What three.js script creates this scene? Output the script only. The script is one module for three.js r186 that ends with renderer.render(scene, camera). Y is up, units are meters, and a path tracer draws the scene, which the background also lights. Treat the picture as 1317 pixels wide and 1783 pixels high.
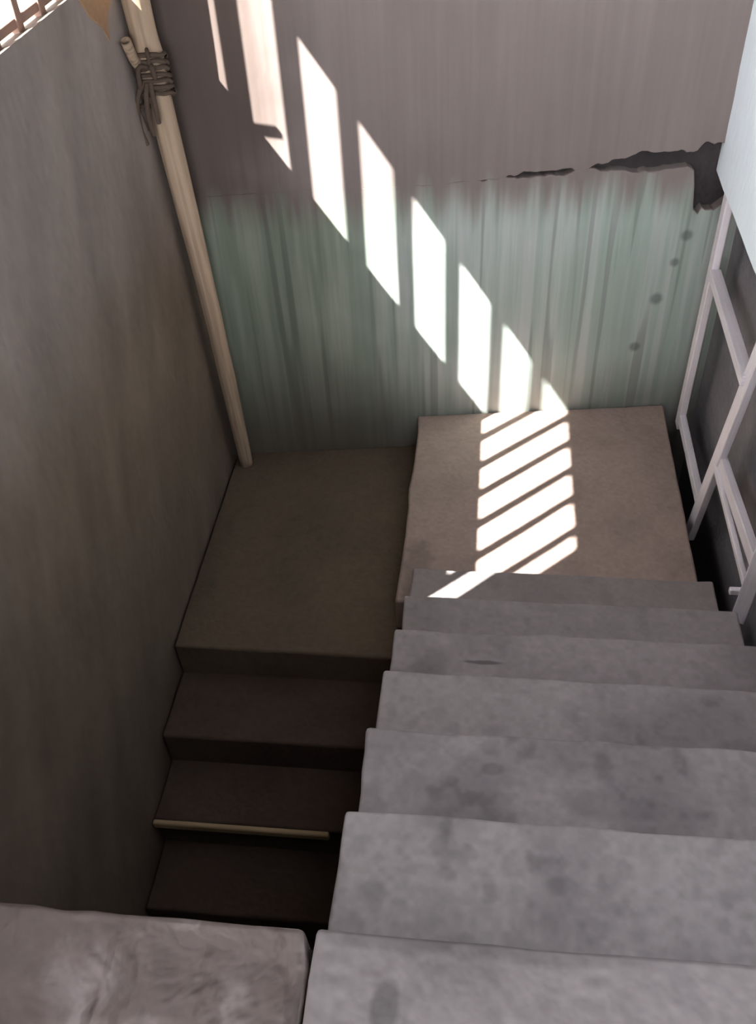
import * as THREE from 'three';
import { mergeGeometries } from 'three/addons/utils/BufferGeometryUtils.js';
import { RoundedBoxGeometry } from 'three/addons/geometries/RoundedBoxGeometry.js';

// ---------------------------------------------------------------- camera, sky, sun, exposure
const scene = new THREE.Scene();
const D = Math.PI / 180;
const camera = new THREE.PerspectiveCamera(58.07, 1317 / 1783, 0.05, 200);
camera.position.set(0, 1.5, 0);
camera.rotation.order = 'YXZ';
camera.rotation.set(-43.162 * D, 8.7 * D, -3.901 * D);
scene.add(camera);

// hazy sky: bright and white at the horizon, bluer and darker overhead, the same all round
{
  const W = 64, H = 128, data = new Float32Array(W * H * 4), low = [9.6, 9.3, 9.4], high = [2.95, 2.72, 2.95];
  for (let j = 0; j < H; j++) for (let i = 0; i < W; i++) {
    const t = Math.sqrt(Math.max(0, Math.sin(((j + 0.5) / H - 0.5) * Math.PI))), k = (j * W + i) * 4;
    for (let c = 0; c < 3; c++) data[k + c] = low[c] + (high[c] - low[c]) * t;
    data[k + 3] = 1;
  }
  const t = new THREE.DataTexture(data, W, H, THREE.RGBAFormat, THREE.FloatType);
  t.mapping = THREE.EquirectangularReflectionMapping; t.magFilter = t.minFilter = THREE.LinearFilter; t.needsUpdate = true;
  scene.background = t;
}

const SUN = new THREE.Vector3(1, -1.564, -0.93);            // the way the light travels
const sun = new THREE.DirectionalLight(new THREE.Color().setRGB(1, 0.95, 0.89), 38);
sun.name = 'sun';
sun.position.copy(SUN).multiplyScalar(-6);
sun.target.position.set(0, -0.5, -2.5);
sun.position.add(sun.target.position);
sun.castShadow = true;
sun.shadow.mapSize.set(4096, 4096);
Object.assign(sun.shadow.camera, { left: -5, right: 5, top: 5, bottom: -5, near: 0.5, far: 30 });
sun.shadow.bias = -0.0004;
scene.add(sun, sun.target);

const renderer = new THREE.WebGLRenderer({ antialias: true });
renderer.toneMapping = THREE.LinearToneMapping;
renderer.toneMappingExposure = 1.75;
renderer.shadowMap.enabled = true;

// ---------------------------------------------------------------- helpers: noise, textures
function rng(seed) { let a = seed >>> 0; return () => { a = (a + 0x6D2B79F5) >>> 0; let t = Math.imul(a ^ (a >>> 15), 1 | a); t = (t + Math.imul(t ^ (t >>> 7), 61 | t)) ^ t; return ((t ^ (t >>> 14)) >>> 0) / 4294967296; }; }
function hash(x, y, z) { let h = Math.imul(x | 0, 374761393) + Math.imul(y | 0, 668265263) + Math.imul(z | 0, 2147483647 ^ 0x5bd1e995); h = Math.imul(h ^ (h >>> 13), 1274126177); return ((h ^ (h >>> 16)) >>> 0) / 4294967296; }
const sm = (t) => t * t * (3 - 2 * t);
function vnoise(x, y, z = 0) {
  const xi = Math.floor(x), yi = Math.floor(y), zi = Math.floor(z), a = sm(x - xi), b = sm(y - yi), c = sm(z - zi);
  const L = (p, q, t) => p + (q - p) * t, h = (i, j, k) => hash(xi + i, yi + j, zi + k);
  return L(L(L(h(0, 0, 0), h(1, 0, 0), a), L(h(0, 1, 0), h(1, 1, 0), a), b), L(L(h(0, 0, 1), h(1, 0, 1), a), L(h(0, 1, 1), h(1, 1, 1), a), b), c);
}
function fbm(x, y, z = 0, oct = 4) { let s = 0, a = 0.5, n = 0; for (let i = 0; i < oct; i++) { s += a * vnoise(x, y, z); n += a; a *= 0.5; x = x * 2.03 + 7.1; y = y * 2.03 + 3.7; z = z * 2.03 + 1.3; } return s / n; }
const clamp = (v, a = 0, b = 1) => Math.min(b, Math.max(a, v));
const step01 = (a, b, v) => sm(clamp((v - a) / (b - a)));
const mix = (a, b, t) => a.map((v, i) => v + (b[i] - v) * t);
const toS = (v) => { v = clamp(v); return 255 * (v <= 0.0031308 ? 12.92 * v : 1.055 * Math.pow(v, 1 / 2.4) - 0.055); };
// f(u, v) in metres gives a linear base colour; the texture covers [u0, u1] x [v0, v1]
function colourMap(w, h, [u0, v0, u1, v1], f) {
  const data = new Uint8Array(w * h * 4);
  for (let j = 0; j < h; j++) for (let i = 0; i < w; i++) {
    const c = f(u0 + (i + 0.5) / w * (u1 - u0), v0 + (j + 0.5) / h * (v1 - v0)), k = (j * w + i) * 4;
    data[k] = toS(c[0]); data[k + 1] = toS(c[1]); data[k + 2] = toS(c[2]); data[k + 3] = 255;
  }
  const t = new THREE.DataTexture(data, w, h); t.colorSpace = THREE.SRGBColorSpace; return finish(t, [u0, v0, u1, v1]);
}
function heightMap(w, h, [u0, v0, u1, v1], f) {
  const data = new Uint8Array(w * h * 4);
  for (let j = 0; j < h; j++) for (let i = 0; i < w; i++) {
    const c = 255 * clamp(f(u0 + (i + 0.5) / w * (u1 - u0), v0 + (j + 0.5) / h * (v1 - v0))), k = (j * w + i) * 4;
    data[k] = data[k + 1] = data[k + 2] = c; data[k + 3] = 255;
  }
  return finish(new THREE.DataTexture(data, w, h), [u0, v0, u1, v1]);
}
function finish(t, [u0, v0, u1, v1]) {
  t.magFilter = t.minFilter = THREE.LinearFilter; t.wrapS = t.wrapT = THREE.MirroredRepeatWrapping;
  t.repeat.set(1 / (u1 - u0), 1 / (v1 - v0)); t.offset.set(-u0 / (u1 - u0), -v0 / (v1 - v0)); t.needsUpdate = true; return t;
}
function material(map, bumpMap, bumpScale, extra = {}) { return new THREE.MeshStandardMaterial({ map, bumpMap, bumpScale, roughness: 0.93, ...extra }); }

// ---------------------------------------------------------------- helpers: geometry
// a rounded block with support loops at its edges; warp moves points, rough displaces them; uv in metres
function block(x0, x1, y0, y1, z0, z1, { r = 0.012, seg = 0.07, rough = 0.004, freq = 9, warp = null, shift = [0, 0] } = {}) {
  const axis = (a, b) => { const n = Math.max(1, Math.round((b - a - 2 * r) / seg)), o = [a, a + r * 0.3, a + r]; for (let i = 1; i < n; i++) o.push(a + r + (b - a - 2 * r) * i / n); o.push(b - r, b - r * 0.3, b); return o; };
  const A = [axis(x0, x1), axis(y0, y1), axis(z0, z1)], lo = [x0, y0, z0], hi = [x1, y1, z1];
  const pos = [], nor = [], uv = [], idx = [];
  for (const [ax, side] of [[0, 0], [0, 1], [1, 0], [1, 1], [2, 0], [2, 1]]) {
    const bx = (ax + 1) % 3, cx = (ax + 2) % 3, B = A[bx], C = A[cx], base = pos.length / 3;
    for (const c of C) for (const b of B) {
      const p = [0, 0, 0]; p[ax] = side ? hi[ax] : lo[ax]; p[bx] = b; p[cx] = c;
      const q = p.map((v, i) => clamp(v, lo[i] + r, hi[i] - r)), d = p.map((v, i) => v - q[i]), l = Math.hypot(...d) || 1, n = d.map((v) => v / l);
      let e = q.map((v, i) => v + n[i] * r);
      const k = rough * 2 * (fbm(e[0] * freq + 31, e[1] * freq + 17, e[2] * freq + 53, 3) - 0.5);
      e = e.map((v, i) => v + n[i] * k);
      if (warp) e = warp(e);
      pos.push(...e); nor.push(...n);
      const m = [Math.abs(n[0]), Math.abs(n[1]), Math.abs(n[2])];
      if (ax === 1) uv.push(e[0] + shift[0], e[2] + shift[1]); else if (ax === 0) uv.push(e[2] + shift[0], e[1] + shift[1]); else uv.push(e[0] + shift[0], (m[1] > 2 ? 0 : z1 - e[1] + y1) + shift[1]);
    }
    const W = B.length;
    for (let j = 0; j + 1 < C.length; j++) for (let i = 0; i + 1 < W; i++) {
      const a = base + j * W + i, b = a + 1, c = a + W, d = c + 1;
      if (side) idx.push(a, b, d, a, d, c); else idx.push(a, d, b, a, c, d);
    }
  }
  const g = new THREE.BufferGeometry();
  g.setAttribute('position', new THREE.Float32BufferAttribute(pos, 3)); g.setAttribute('normal', new THREE.Float32BufferAttribute(nor, 3)); g.setAttribute('uv', new THREE.Float32BufferAttribute(uv, 2)); g.setIndex(idx);
  return g;
}
function extrude(points, depth, bevel = 0) {
  const s = new THREE.Shape(points.map(([x, y]) => new THREE.Vector2(x, y)));
  return new THREE.ExtrudeGeometry(s, { depth, bevelEnabled: bevel > 0, bevelSize: bevel, bevelThickness: bevel, bevelSegments: 2, steps: 1 });
}
const UP = new THREE.Vector3(0, 1, 0);
function bar(a, b, w, d, r = 0.004) {                        // a rounded bar of section w x d from a to b
  const A = new THREE.Vector3(...a), B = new THREE.Vector3(...b), v = B.clone().sub(A), L = v.length();
  const g = new RoundedBoxGeometry(w, L, d, 2, r);
  g.applyQuaternion(new THREE.Quaternion().setFromUnitVectors(UP, v.normalize()));
  g.translate((A.x + B.x) / 2, (A.y + B.y) / 2, (A.z + B.z) / 2); return g;
}
function tube(points, radius, seg = 24, radial = 10) { return new THREE.TubeGeometry(new THREE.CatmullRomCurve3(points.map((p) => new THREE.Vector3(...p))), seg, radius, radial); }

const taken = new Map();
const numbered = (n) => { const k = taken.get(n) ?? 0; taken.set(n, k + 1); return k ? `${n}_${String(k).padStart(3, '0')}` : n; };
function mesh(name, g, m, parent) { const o = new THREE.Mesh(g, m); o.name = numbered(name); o.castShadow = o.receiveShadow = true; parent.add(o); return o; }
function group(name, [x, y, z] = [0, 0, 0]) { const o = new THREE.Group(); o.name = numbered(name); o.position.set(x, y, z); scene.add(o); return o; }
function tag(o, label, category, grp) { o.userData = { ...o.userData, label, category }; if (grp) o.userData.group = grp; return o; }
function struct(o, label, category) { o.userData.kind = 'structure'; if (label) o.userData.label = label; if (category) o.userData.category = category; return o; }

// ---------------------------------------------------------------- materials
const concreteBump = heightMap(512, 512, [0, 0, 1, 1], (u, v) => 0.55 * fbm(u * 14, v * 14, 1, 4) + 0.45 * fbm(u * 60, v * 60, 9, 2));
function concreteMap(seed, base, dark, area, stains = [], w = 512, h = 256, contrast = 1) {
  return colourMap(w, h, area, (u, v) => {
    const n = fbm(u * 5 + seed * 9, v * 5, seed, 4), f = fbm(u * 24, v * 24 + seed * 4, seed + 5, 3), g = fbm(u * 70, v * 70, seed + 8, 2);
    let c = mix(base, dark, contrast * clamp(step01(0.38, 0.75, n) * 0.55 + step01(0.5, 0.8, f) * 0.45));
    c = c.map((x) => x * (1 + contrast * ((g - 0.5) * 0.22 + (f - 0.5) * 0.2)));
    for (const [su, sv, ru, rv, k] of stains) { const d = Math.hypot((u - su) / ru, (v - sv) / rv) + (f - 0.5) * 0.7; c = c.map((x) => x * (1 - k * (1 - step01(0.55, 1.1, d)))); }
    return c;
  });
}
const BACK = (x) => -3.515 - 0.115 * (x + 0.35);            // plan line of the end wall, a little out of square
const LEFT = (y) => -1.245 - 0.025 * y;                      // the left wall leans slightly outwards

// end wall: brown-grey plaster above the floor line, worn green distemper below it
const endWallColour = (s, y) => {
  const streak = fbm(s * 34, y * 1.5, 2, 4), fine = fbm(s * 85, y * 3, 4, 2), blot = fbm(s * 3, y * 3, 6, 4);
  const plaster = [0.168, 0.144, 0.136].map((c) => c * (0.86 + 0.28 * blot) * (0.93 + 0.14 * streak) * (0.95 + 0.1 * fine));
  const oliveShade = 1 - step01(-0.45, 0.25, s + 0.3 * (blot - 0.5)), greenA = mix([0.27, 0.345, 0.31], [0.165, 0.2, 0.155], oliveShade), greenB = mix([0.375, 0.425, 0.41], [0.235, 0.267, 0.215], oliveShade);  // green darkens to olive leftwards, with shade put into the paint colour
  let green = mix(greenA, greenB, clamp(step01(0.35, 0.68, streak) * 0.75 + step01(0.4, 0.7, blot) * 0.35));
  green = green.map((c) => c * (0.93 + 0.14 * fine));
  const run = step01(0.66, 0.76, fbm(s * 34, y * 0.9 + 5, 12, 2));                   // dark runs of dampness
  green = green.map((c) => c * (1 - 0.28 * run));
  const bare = step01(0.0, 0.24, -y + 0.02 - 0.2 * fbm(s * 30, y * 2.2, 8, 3) + 0.05);  // paint is rubbed off along its ragged top
  const brownShade = 1 - step01(-0.62, -0.2, s + 0.45 * (blot - 0.5) + 0.12 * (streak - 0.5));          // browner plaster with painted-in shade towards the left corner
  let c = mix(mix(plaster, [plaster[0] * 0.5, plaster[1] * 0.45, plaster[2] * 0.42], brownShade), green.map((x) => x * (1 - 0.1 * brownShade)), bare);
  c = mix(c, [0.1, 0.08, 0.066], 0.8 * step01(-0.72, -1.36, y + 0.2 * step01(-0.4, 0.3, s) + 0.1 * (fbm(s * 9, y * 9, 3, 3) - 0.5) - 0.1 * step01(0.2, 0.6, s)));  // dirty wall base, reaching higher on the left as painted-in shade
  for (const [a, b, r] of [[1.08, -0.62, 0.035], [1.02, -0.86, 0.03], [1.16, -0.33, 0.03], [1.13, -0.45, 0.025]]) c = c.map((x) => x * (1 - 0.45 * (1 - step01(0.4, 1.1, Math.hypot((s - a) / r, (y - b) / r)))));
  return c;
};
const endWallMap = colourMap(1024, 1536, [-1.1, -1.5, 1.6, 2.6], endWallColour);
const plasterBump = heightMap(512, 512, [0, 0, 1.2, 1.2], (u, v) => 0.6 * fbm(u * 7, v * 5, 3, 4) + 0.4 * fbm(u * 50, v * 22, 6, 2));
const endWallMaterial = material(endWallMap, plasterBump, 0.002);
const crackMaterial = material(concreteMap(3, [0.035, 0.03, 0.031], [0.02, 0.018, 0.02], [0, 0, 1, 1], [], 128, 128), concreteBump, 0.01);

const leftWallMap = colourMap(1024, 1024, [-3.6, -2.2, -0.6, 1.0], (z, y) => {
  const a = z * 0.9 + y * 0.42, b = y * 0.9 - z * 0.42;
  const blot = fbm(z * 2.6, y * 2.2, 21, 4), trowel = fbm(a * 9, b * 2.2, 25, 3), fine = fbm(z * 40, y * 30, 27, 2);
  const pale = step01(-0.45, 0.65, y + 0.5 * (fbm(z * 5, y * 1.6, 29, 3) - 0.5));      // greyer plaster above, with the light falloff down the wall painted in
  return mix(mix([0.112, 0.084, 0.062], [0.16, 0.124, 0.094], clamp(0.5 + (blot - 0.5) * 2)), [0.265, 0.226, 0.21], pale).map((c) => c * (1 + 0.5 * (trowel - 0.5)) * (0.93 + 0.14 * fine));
});
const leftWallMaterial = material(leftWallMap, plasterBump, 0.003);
const darkCement = material(concreteMap(7, [0.16, 0.155, 0.17], [0.11, 0.11, 0.12], [0, 0, 2, 2], [], 512, 512), concreteBump, 0.006, { roughness: 0.7 });
const whitewash = material(colourMap(256, 256, [-4, -0.2, 0, 2.6], (z, y) => { const n = fbm(z * 3, y * 3, 41, 3); return [0.76 + 0.05 * n, 0.88 + 0.04 * n, 0.95 + 0.03 * n]; }), plasterBump, 0.004);
const paleConcrete = material(concreteMap(11, [0.6, 0.57, 0.53], [0.5, 0.47, 0.44], [0, 0, 4, 4], [], 256, 256), null, 0);
const ceilingPaint = material(concreteMap(13, [0.140, 0.133, 0.130], [0.112, 0.105, 0.105], [0, 0, 3, 3], [], 256, 256), null, 0);
const landingMaterial = material(concreteMap(15, [0.305, 0.232, 0.2], [0.23, 0.177, 0.15], [-0.4, -3.7, 1.0, -2.2], [[-0.24, -2.5, 0.07, 0.2, 0.25]], 512, 512), concreteBump, 0.004);
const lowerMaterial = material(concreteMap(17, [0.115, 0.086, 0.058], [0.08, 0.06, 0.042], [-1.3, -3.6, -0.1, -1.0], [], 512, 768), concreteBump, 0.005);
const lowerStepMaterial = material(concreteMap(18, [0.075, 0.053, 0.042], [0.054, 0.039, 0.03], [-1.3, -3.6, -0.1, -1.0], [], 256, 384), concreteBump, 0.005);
const timber = material(colourMap(128, 512, [0, 0, 0.35, 3], (u, v) => { const g = fbm(u * 60, v * 2.4, 51, 4), k = fbm(u * 8, v * 4, 55, 3); return mix([0.4, 0.3, 0.215], [0.27, 0.2, 0.14], clamp(step01(0.4, 0.7, g) * 0.7 + (k - 0.4))); }), heightMap(128, 512, [0, 0, 0.35, 3], (u, v) => fbm(u * 70, v * 3, 58, 3)), 0.004, { roughness: 0.75 });
const slatWood = new THREE.MeshStandardMaterial({ color: new THREE.Color().setRGB(0.4, 0.31, 0.18), roughness: 0.6 });
const fibre = new THREE.MeshStandardMaterial({ color: new THREE.Color().setRGB(0.075, 0.052, 0.038), roughness: 0.95 });
const barPaint = new THREE.MeshStandardMaterial({ color: new THREE.Color().setRGB(0.24, 0.15, 0.12), roughness: 0.7 });
const steelPaint = material(concreteMap(19, [0.66, 0.64, 0.68], [0.52, 0.5, 0.52], [0, 0, 0.6, 0.6], [], 128, 128, 0.8), null, 0, { roughness: 0.45 });
const orangeTone = material(concreteMap(23, [0.33, 0.2, 0.115], [0.27, 0.16, 0.1], [0, 0, 0.3, 0.3], [], 64, 64), null, 0);

// ---------------------------------------------------------------- the setting
// top floor: a smooth concrete slab on the right, rough plaster on the left, a crack between them
const floor = struct(group('floor'));
const topMap = concreteMap(29, [0.178, 0.166, 0.168], [0.118, 0.108, 0.112], [-0.25, -0.62, 0.9, 0.1], [[-0.115, -0.495, 0.026, 0.05, 0.42], [0.05, -0.6, 0.3, 0.03, 0.25]], 768, 512);
mesh('concrete_slab', block(-0.238, 0.868, -0.16, 0, -0.603, 4.3, { r: 0.008, rough: 0.005 }), material(topMap, concreteBump, 0.005), floor);
const roughHeight = (u, v) => { const a = fbm(u * 9 + 1.6 * fbm(u * 5, v * 5, 61, 2), v * 9, 63, 4), k = 0.35 + 0.65 * step01(-0.85, -0.4, u); return clamp(0.5 + k * (1.6 * (a - 0.5) + 0.5 * (fbm(u * 26 + 3 * a, v * 26, 66, 3) - 0.5))); };
const roughMap = colourMap(768, 512, [-1.3, -0.62, -0.24, 0.1], (u, v) => {
  const n = fbm(u * 4, v * 4, 68, 3), k = step01(-0.7, -0.38, u + 0.5 * (n - 0.5)), w = fbm(u * 16 + 2 * n, v * 12, 70, 4), fine = fbm(u * 90, v * 90, 69, 2);
  const base = mix(mix([0.085, 0.066, 0.063], [0.118, 0.096, 0.092], clamp(2 * n - 0.5)), [0.25, 0.22, 0.222], k * step01(0.42, 0.68, w)), pit = step01(0.6, 0.7, fbm(u * 40 + 4 * n, v * 22, 71, 3)) * k;
  return mix(base, [0.07, 0.052, 0.05], 0.6 * pit).map((c) => c * (0.92 + 0.16 * fine));
});
const jag = (p) => (p[0] > -0.3 ? [p[0] + 0.018 * (fbm(3, p[2] * 11, 75, 3) - 0.5) - 0.004 - 0.008 * step01(-0.56, -0.6, p[2]), p[1], p[2]] : p);
mesh('plaster_slab', block(-1.24, -0.243, -0.16, -0.002, -0.603, 1.6, { r: 0.012, rough: 0.007, seg: 0.05, warp: jag }), material(roughMap, heightMap(768, 512, [-1.3, -0.62, -0.24, 0.1], roughHeight), 0.02, { roughness: 0.5 }), floor);
mesh('joint_filler', block(-0.27, -0.23, -0.15, -0.03, -0.58, 1.55, { r: 0.004, rough: 0.002 }), crackMaterial, floor);

// end wall: upper and lower plaster faces with a ragged open joint between them at floor level
const wallBack = struct(group('wall_back', [-0.35, 0, -3.515]));
wallBack.rotation.y = Math.atan(0.115);
mesh('core', block(-1.2, 1.75, -3.1, 2.6, -0.22, -0.045, { r: 0.005, seg: 0.4, rough: 0 }), crackMaterial, wallBack);
const gapWidth = (s) => (s < 0.05 ? 0.0012 : 0.0022 + 0.011 * step01(0.28, 0.34, s) * (0.25 + step01(0.3, 0.5, fbm(s * 7, 2, 80, 2))) + 0.022 * step01(0.7, 0.95, s) * (0.5 + fbm(s * 11, 5, 82, 2)));
const jointY = (s) => -0.058 + 0.045 * step01(0.1, 1.1, s) + 0.012 * (fbm(s * 13, 1, 84, 3) - 0.5);
const rag = (s, k) => 0.022 * (fbm(s * 38, k, 86, 3) - 0.5) * (s > 0.3 ? 1 : s > 0.05 ? 0.5 : 0.2);
const S = []; for (let s = -1.05; s <= 1.25001; s += 0.0125) S.push(s);
const lastS = 1.229;
const upperEdge = S.map((s) => [Math.min(s, 1.7), jointY(s) + gapWidth(s) + rag(s, 1)]);
const lowerEdge = S.map((s) => [s, jointY(s) - gapWidth(s) + rag(s, 2)]);
// broken corner at the right end of the joint
const hole = (s) => 0.17 * step01(1.13, 1.17, s) * 1 * (0.75 + 0.5 * fbm(s * 60, 3, 88, 2));
for (const p of lowerEdge) p[1] -= hole(p[0]);
for (const p of upperEdge) p[1] += 0.035 * step01(1.12, 1.18, p[0]) * (0.7 + 0.6 * fbm(p[0] * 50, 7, 89, 2));
const plasterFace = (pts) => { const g = extrude(pts, 0.045, 0.004); g.translate(0, 0, -0.049); return g; };
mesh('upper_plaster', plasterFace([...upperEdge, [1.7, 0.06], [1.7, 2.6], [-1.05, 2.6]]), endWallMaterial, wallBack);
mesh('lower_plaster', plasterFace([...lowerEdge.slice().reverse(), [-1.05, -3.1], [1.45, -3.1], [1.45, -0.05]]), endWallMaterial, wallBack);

// left wall, open above the sill between the corner and a near jamb
const wallLeft = struct(group('wall_left'));
const wallPiece = (y0, y1, z0, z1, slope = 0) => {
  const g = extrude([[LEFT(y0), y0], [LEFT(y1), y1], [LEFT(y1) - 0.14, y1 - slope], [LEFT(y0) - 0.14, y0]], z1 - z0), p = g.attributes.position, n = g.attributes.normal, u = g.attributes.uv;
  g.translate(0, 0, z0);
  for (let i = 0; i < p.count; i++) Math.abs(n.getX(i)) > 0.5 ? u.setXY(i, p.getZ(i), p.getY(i)) : u.setXY(i, p.getX(i) - p.getY(i), p.getZ(i));
  return g;
};
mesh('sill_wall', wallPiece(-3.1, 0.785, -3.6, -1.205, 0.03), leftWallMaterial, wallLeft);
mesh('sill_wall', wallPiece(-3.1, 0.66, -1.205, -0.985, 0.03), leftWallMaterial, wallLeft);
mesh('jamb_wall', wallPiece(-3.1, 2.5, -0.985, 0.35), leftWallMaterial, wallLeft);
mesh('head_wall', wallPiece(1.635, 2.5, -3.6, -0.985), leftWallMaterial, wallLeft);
// a thin orange patch under the sill
const orangePatch = extrude([[-2.97, 0.775], [-3.24, 0.775], [-3.22, 0.70], [-3.16, 0.665], [-3.135, 0.6], [-3.1, 0.655], [-3.03, 0.70]].map(([z, y]) => [-z, y]), 0.006, 0.002);
orangePatch.rotateY(Math.PI / 2); orangePatch.translate(LEFT(0.7) - 0.004, 0, 0);
mesh('orange_patch', orangePatch, orangeTone, wallLeft);

// right side: dark cement wall set back below the floor line, whitewashed wall standing forward above it
const wallRight = struct(group('wall_right'));
mesh('lower_wall', block(1.0, 1.2, -3.1, -0.1, -3.8, 1.6, { r: 0.006, seg: 0.25, rough: 0.006, freq: 3 }), darkCement, wallRight);
mesh('upper_wall', block(0.878, 1.2, -0.09, 2.5, -3.75, -2.3, { r: 0.012, seg: 0.1, rough: 0.008, freq: 4 }), whitewash, wallRight);
mesh('near_wall', block(0.9, 1.2, -0.09, 2.5, -2.3, -0.8, { r: 0.01, seg: 0.2, rough: 0.006 }), darkCement, wallRight);  // unseen; made dark so that less light bounces onto the left wall
mesh('rear_wall', block(0.9, 1.2, -0.09, 2.5, -0.8, 4.3, { r: 0.01, seg: 0.2, rough: 0.006 }), whitewash, wallRight);  // unseen; made white to bounce light onto the upper left wall

const ceiling = struct(group('ceiling'));
// unseen roof opening added to light the upper flight, with an added sun blocker
const roofBlock = (name, ...b) => mesh(name, block(...b, { r: 0.01, seg: 0.5, rough: 0 }), ceilingPaint, ceiling);
roofBlock('slab', -1.5, 0.1, 2.5, 2.66, -3.8, 4.3);
roofBlock('slab', 0.1, 1.3, 2.5, 2.66, 0.3, 4.3);
roofBlock('slab', 0.88, 1.3, 2.5, 2.66, -3.8, 0.3);
roofBlock('slab', 0.1, 0.88, 2.5, 2.66, -3.8, -2.0);
roofBlock('added_eave', -1.9, -1.5, 2.5, 2.6, -3.8, 0.0);  // unseen, added to cut steep sky light through the window
roofBlock('added_downstand', 0.1, 0.24, 1.95, 2.5, -3.6, 0.3);  // unseen beam, added to keep the roof opening from lighting the left wall
roofBlock('added_parapet', -0.02, 0.1, 2.66, 4.0, -3.8, 1.6);  // unseen, added to keep direct sun out of the roof opening
mesh('added_overhang', block(-4.8, -1.5, 2.5, 2.66, 0.0, 4.3, { r: 0.01, seg: 0.5, rough: 0 }), ceilingPaint, ceiling);  // unseen roof, added to keep the sun off the open terrace side
struct(mesh('ground', block(-150, 150, -3.3, -3.1, -150, 150, { r: 0.02, seg: 15, rough: 0 }), paleConcrete, scene));
struct(mesh('added_wall_front', block(-1.4, 1.2, -3.1, -0.14, 0.1, 0.3, { r: 0.01, seg: 0.4, rough: 0 }), darkCement, scene));  // unseen wall, added to stop light leaking in below the top floor
struct(mesh('added_terrace_floor', block(-14, -1.3, -0.25, -0.01, 0.36, 14, { r: 0.02, seg: 1, rough: 0 }), paleConcrete, scene));  // unseen terrace, added to bring light in from behind on the left
struct(mesh('floor_outside', block(-9, -1.5, 0.1, 0.35, -9, 0.34, { r: 0.02, seg: 1, rough: 0 }), paleConcrete, scene));

// ---------------------------------------------------------------- upper flight
const upper = tag(group('staircase'), 'bare grey concrete flight descending from the top floor to the sunlit half landing', 'staircase');
const nosing = [-0.603, -0.905, -1.21, -1.505, -1.79, -2.072, -2.36], stairR = 0.845;
const stepTone = [[0.267, 0.253, 0.258], [0.263, 0.248, 0.253], [0.263, 0.247, 0.248], [0.258, 0.239, 0.239], [0.254, 0.234, 0.230], [0.254, 0.227, 0.219]];
const stepStain = [[], [[0.05, -1.118, 0.03, 0.018, 0.25], [0.3, -1.05, 0.12, 0.04, 0.2]], [], [[0.03, -1.675, 0.06, 0.008, 0.55], [-0.12, -1.66, 0.05, 0.08, 0.2]], [], []];
for (let k = 1; k <= 6; k++) {
  const z1 = nosing[k - 1] + 0.03, z0 = nosing[k], y = -0.17 * k, tone = stepTone[k - 1].map((c) => c * (k > 1 ? 0.9 : 0.95));
  const m = material(concreteMap(30 + k, tone, tone.map((c) => c * 0.6), [-0.3, z0 - 0.02, 0.9, z1 + 0.3], stepStain[k - 1], 640, 300, 1.5 - 0.12 * k), concreteBump, 0.005);
  const lip = (p) => [p[0] + (p[0] < -0.2 ? 0.01 * (fbm(p[2] * 9, k * 3.7, 90, 2) - 0.5) : 0), p[1], p[2] + (p[2] < z0 + 0.02 ? 0.012 * (fbm(p[0] * 7, k * 2.3, 92, 3) - 0.5) : 0)];
  mesh('step', block(-0.244, stairR, y - 0.165, y, z0, z1, { r: 0.009, seg: 0.05, rough: 0.005, warp: lip }), m, upper);
}
const waist = extrude([[0.64, -0.335], [2.335, -1.33], [2.335, -1.50], [0.64, -0.50]], 1.0);
waist.rotateY(Math.PI / 2); waist.translate(-0.2, 0, 0);
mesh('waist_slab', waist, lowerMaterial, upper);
const toBack = (p) => [p[0] + (p[0] < -0.2 ? -0.012 + 0.02 * (fbm(p[2] * 6, 4, 94, 3) - 0.5) : 0), p[1], p[2] < -3.3 ? p[2] + (BACK(p[0]) + 3.504) : p[2]];
mesh('half_landing', block(-0.298, stairR, -1.36, -1.19, -3.5, -2.34, { r: 0.012, seg: 0.06, rough: 0.004, warp: toBack }), landingMaterial, upper);

// ---------------------------------------------------------------- lower flight
const lower = tag(group('staircase'), 'dark brown concrete flight turning back down beside the left wall under the top floor', 'staircase');
const edge = [-2.205, -1.9, -1.645, -1.375, -1.11, -0.85, -0.58, -0.3];
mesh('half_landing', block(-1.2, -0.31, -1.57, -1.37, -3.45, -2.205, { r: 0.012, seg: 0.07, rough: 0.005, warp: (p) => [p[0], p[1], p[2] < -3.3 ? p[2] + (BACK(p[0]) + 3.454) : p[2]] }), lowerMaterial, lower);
const treads = [];
for (let k = 1; k <= 7; k++) {
  const y = -1.37 - 0.17 * k;
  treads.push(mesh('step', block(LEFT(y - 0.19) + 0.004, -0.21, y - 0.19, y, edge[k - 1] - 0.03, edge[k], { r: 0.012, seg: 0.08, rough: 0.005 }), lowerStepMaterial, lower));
}
const strip = mesh('nosing_strip', bar([-1.195, -1.725, -1.632], [-0.515, -1.722, -1.632], 0.036, 0.022, 0.009), slatWood, treads[1]);
strip.userData.label = 'tan wooden strip along the edge of the dark step';

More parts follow.
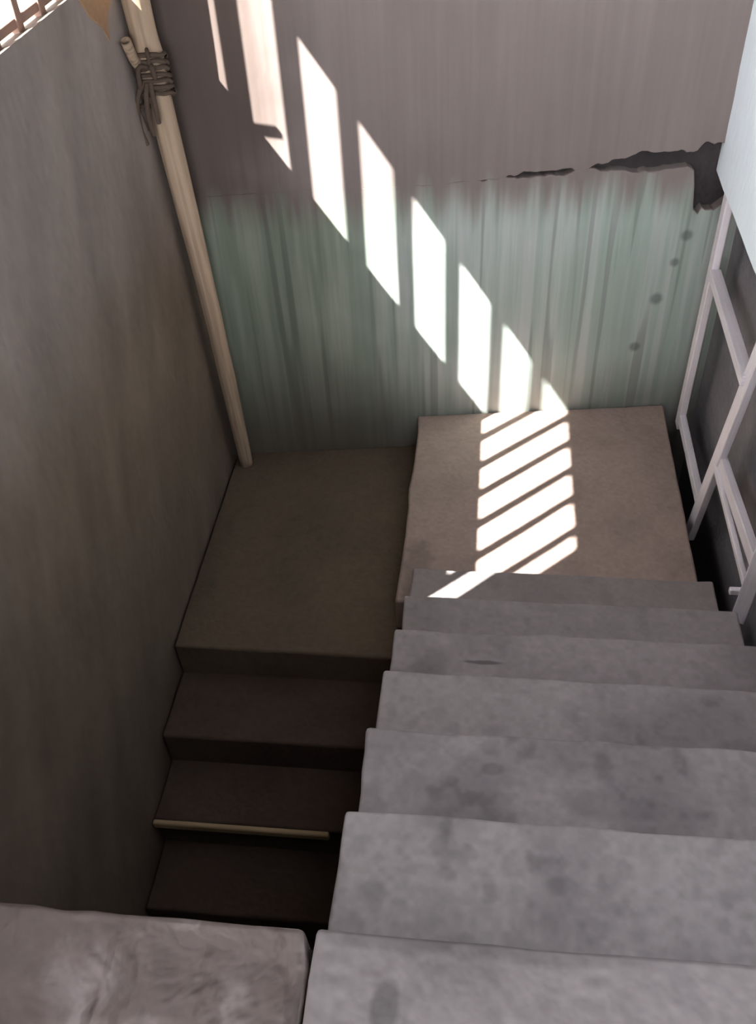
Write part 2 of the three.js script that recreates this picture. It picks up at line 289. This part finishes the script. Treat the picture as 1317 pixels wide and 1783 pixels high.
// ---------------------------------------------------------------- barred window opening in the left wall
const grille = tag(group('window_grille', [-1.31, 0, 0]), 'brown bar grille in the bright opening above the left wall sill', 'grille');
const barZ = [-3.264, -3.102, -2.942, -2.782, -2.622, -2.462, -2.302, -2.144, -1.949, -1.759, -1.569, -1.384, -1.189];
mesh('bottom_rail', bar([0, 0.803, -3.4], [0, 0.803, -1.2], 0.026, 0.026), barPaint, grille);
mesh('top_rail', bar([0, 1.6, -3.4], [0, 1.6, -0.985], 0.03, 0.03), barPaint, grille);
const barGeometry = new THREE.BufferGeometry().copy(new RoundedBoxGeometry(0.036, 0.9, 0.036, 2, 0.004));
for (const z of barZ) mesh('bar', barGeometry, barPaint, grille).position.set(0, 1.17, z);
mesh('hook', bar([-0.06, 0.876, -3.045], [0.055, 0.876, -3.045], 0.022, 0.02), barPaint, grille);

// ---------------------------------------------------------------- wooden pole in the corner
const pole = tag(group('wooden_pole', [-1.141, -1.37, -3.335]), 'tan wooden pole standing upright in the corner left of the green wall', 'pole');
{
  const pts = []; for (let i = 0; i <= 60; i++) { const y = 2.5 * i / 60; pts.push(new THREE.Vector2(0.031 + 0.016 * y / 2 + 0.006 * Math.exp(-(((y - 1.86) / 0.05) ** 2)) + 0.0025 * (fbm(y * 6, 2, 96, 2) - 0.5), y)); }
  const g = new THREE.LatheGeometry([new THREE.Vector2(0, 0), ...pts, new THREE.Vector2(0, 2.5)], 28), p = g.attributes.position, u = g.attributes.uv;
  for (let i = 0; i < p.count; i++) { const y = p.getY(i), a = Math.atan2(p.getZ(i), p.getX(i)), k = 1 + 0.09 * (fbm(Math.cos(a) * 1.4 + 5, Math.sin(a) * 1.4 + 5, y * 3, 2) - 0.5); p.setXYZ(i, p.getX(i) * k - 0.03 * y + 0.006 * Math.sin(y * 2.2), y, p.getZ(i) * k + 0.012 * y); u.setXY(i, u.getX(i) * 0.3, y); }
  g.computeVertexNormals();
  mesh('shaft', g, timber, pole);
  const at = (y) => [-0.03 * y + 0.006 * Math.sin(y * 2.2), 0.012 * y];
  const [ax, az] = at(1.83);
  mesh('branch_stub', tube([[ax, 1.80, az + 0.01], [ax - 0.03, 1.87, az + 0.06], [ax - 0.035, 1.95, az + 0.10]], 0.018, 14, 10), timber, pole);
  const R = rng(5), wraps = [];
  for (let i = 0; i < 12; i++) { const a = 1.2 + 3.2 * R(), y = 1.7 + 0.2 * R(), [cx, cz] = at(y), b = a + 1.2 * (R() - 0.3), q = 0.058 + 0.02 * R(); wraps.push(tube([[cx + Math.cos(a) * 0.05, y, cz + Math.sin(a) * 0.05], [cx + Math.cos((a + b) / 2) * q * 1.3, y + 0.05 * (R() - 0.3), cz + Math.sin((a + b) / 2) * q * 1.3], [cx + Math.cos(b) * q, y - 0.09 * R(), cz + Math.sin(b) * q]], 0.006 + 0.004 * R(), 14, 6)); }
  for (let i = 0; i < 7; i++) { const y = 1.74 + i * 0.021, [cx, cz] = at(y), ring = []; for (let k = 0; k <= 14; k++) { const a = k / 14 * 2 * Math.PI; ring.push([cx + Math.cos(a) * 0.058, y + 0.02 * Math.sin(a + R() * 0.5) + 0.006 * R(), cz + Math.sin(a) * 0.058]); } wraps.push(tube(ring, 0.0085, 40, 6)); }
  mesh('rope_binding', mergeGeometries(wraps), fibre, pole);
  for (const [dx, dz, len] of [[-0.045, 0.06, 0.21], [-0.01, 0.075, 0.17], [0.012, 0.068, 0.13]]) mesh('loose_end', tube([[ax + dx * 0.4, 1.80, az + dz * 0.9], [ax + dx, 1.76, az + dz + 0.012], [ax + dx * 1.3, 1.80 - len * 0.7, az + dz + 0.02], [ax + dx * 1.1, 1.80 - len, az + dz + 0.012]], 0.009, 20, 7), fibre, pole);
}

// ---------------------------------------------------------------- steel balustrade frame beside the half landing
const frame = tag(group('steel_balustrade', [0.9, 0, 0]), 'pale grey steel balustrade frame of posts and rails beside the landing on the right', 'balustrade');
mesh('post', bar([0, -0.09, -3.50], [0, -1.2, -3.50], 0.03, 0.062), steelPaint, frame);
mesh('post', bar([0.01, -0.09, -2.675], [-0.005, -1.35, -2.93], 0.03, 0.058), steelPaint, frame);
mesh('post', bar([0.012, -0.09, -2.16], [0, -1.02, -2.18], 0.03, 0.05), steelPaint, frame);
mesh('rail', bar([0, -0.405, -3.47], [0, -0.415, -2.74], 0.045, 0.04), steelPaint, frame);
mesh('rail', bar([0, -1.14, -3.48], [0, -1.142, -2.90], 0.03, 0.045), steelPaint, frame);
mesh('rail', bar([-0.005, -0.865, -2.84], [-0.005, -0.86, -2.18], 0.02, 0.026), steelPaint, frame);
mesh('rail', bar([0.012, -0.84, -2.83], [0.012, -0.765, -2.17], 0.03, 0.055), steelPaint, frame);
mesh('bracket', bar([-0.055, -0.885, -2.19], [0.01, -0.885, -2.19], 0.024, 0.02), steelPaint, frame);

renderer.render(scene, camera);
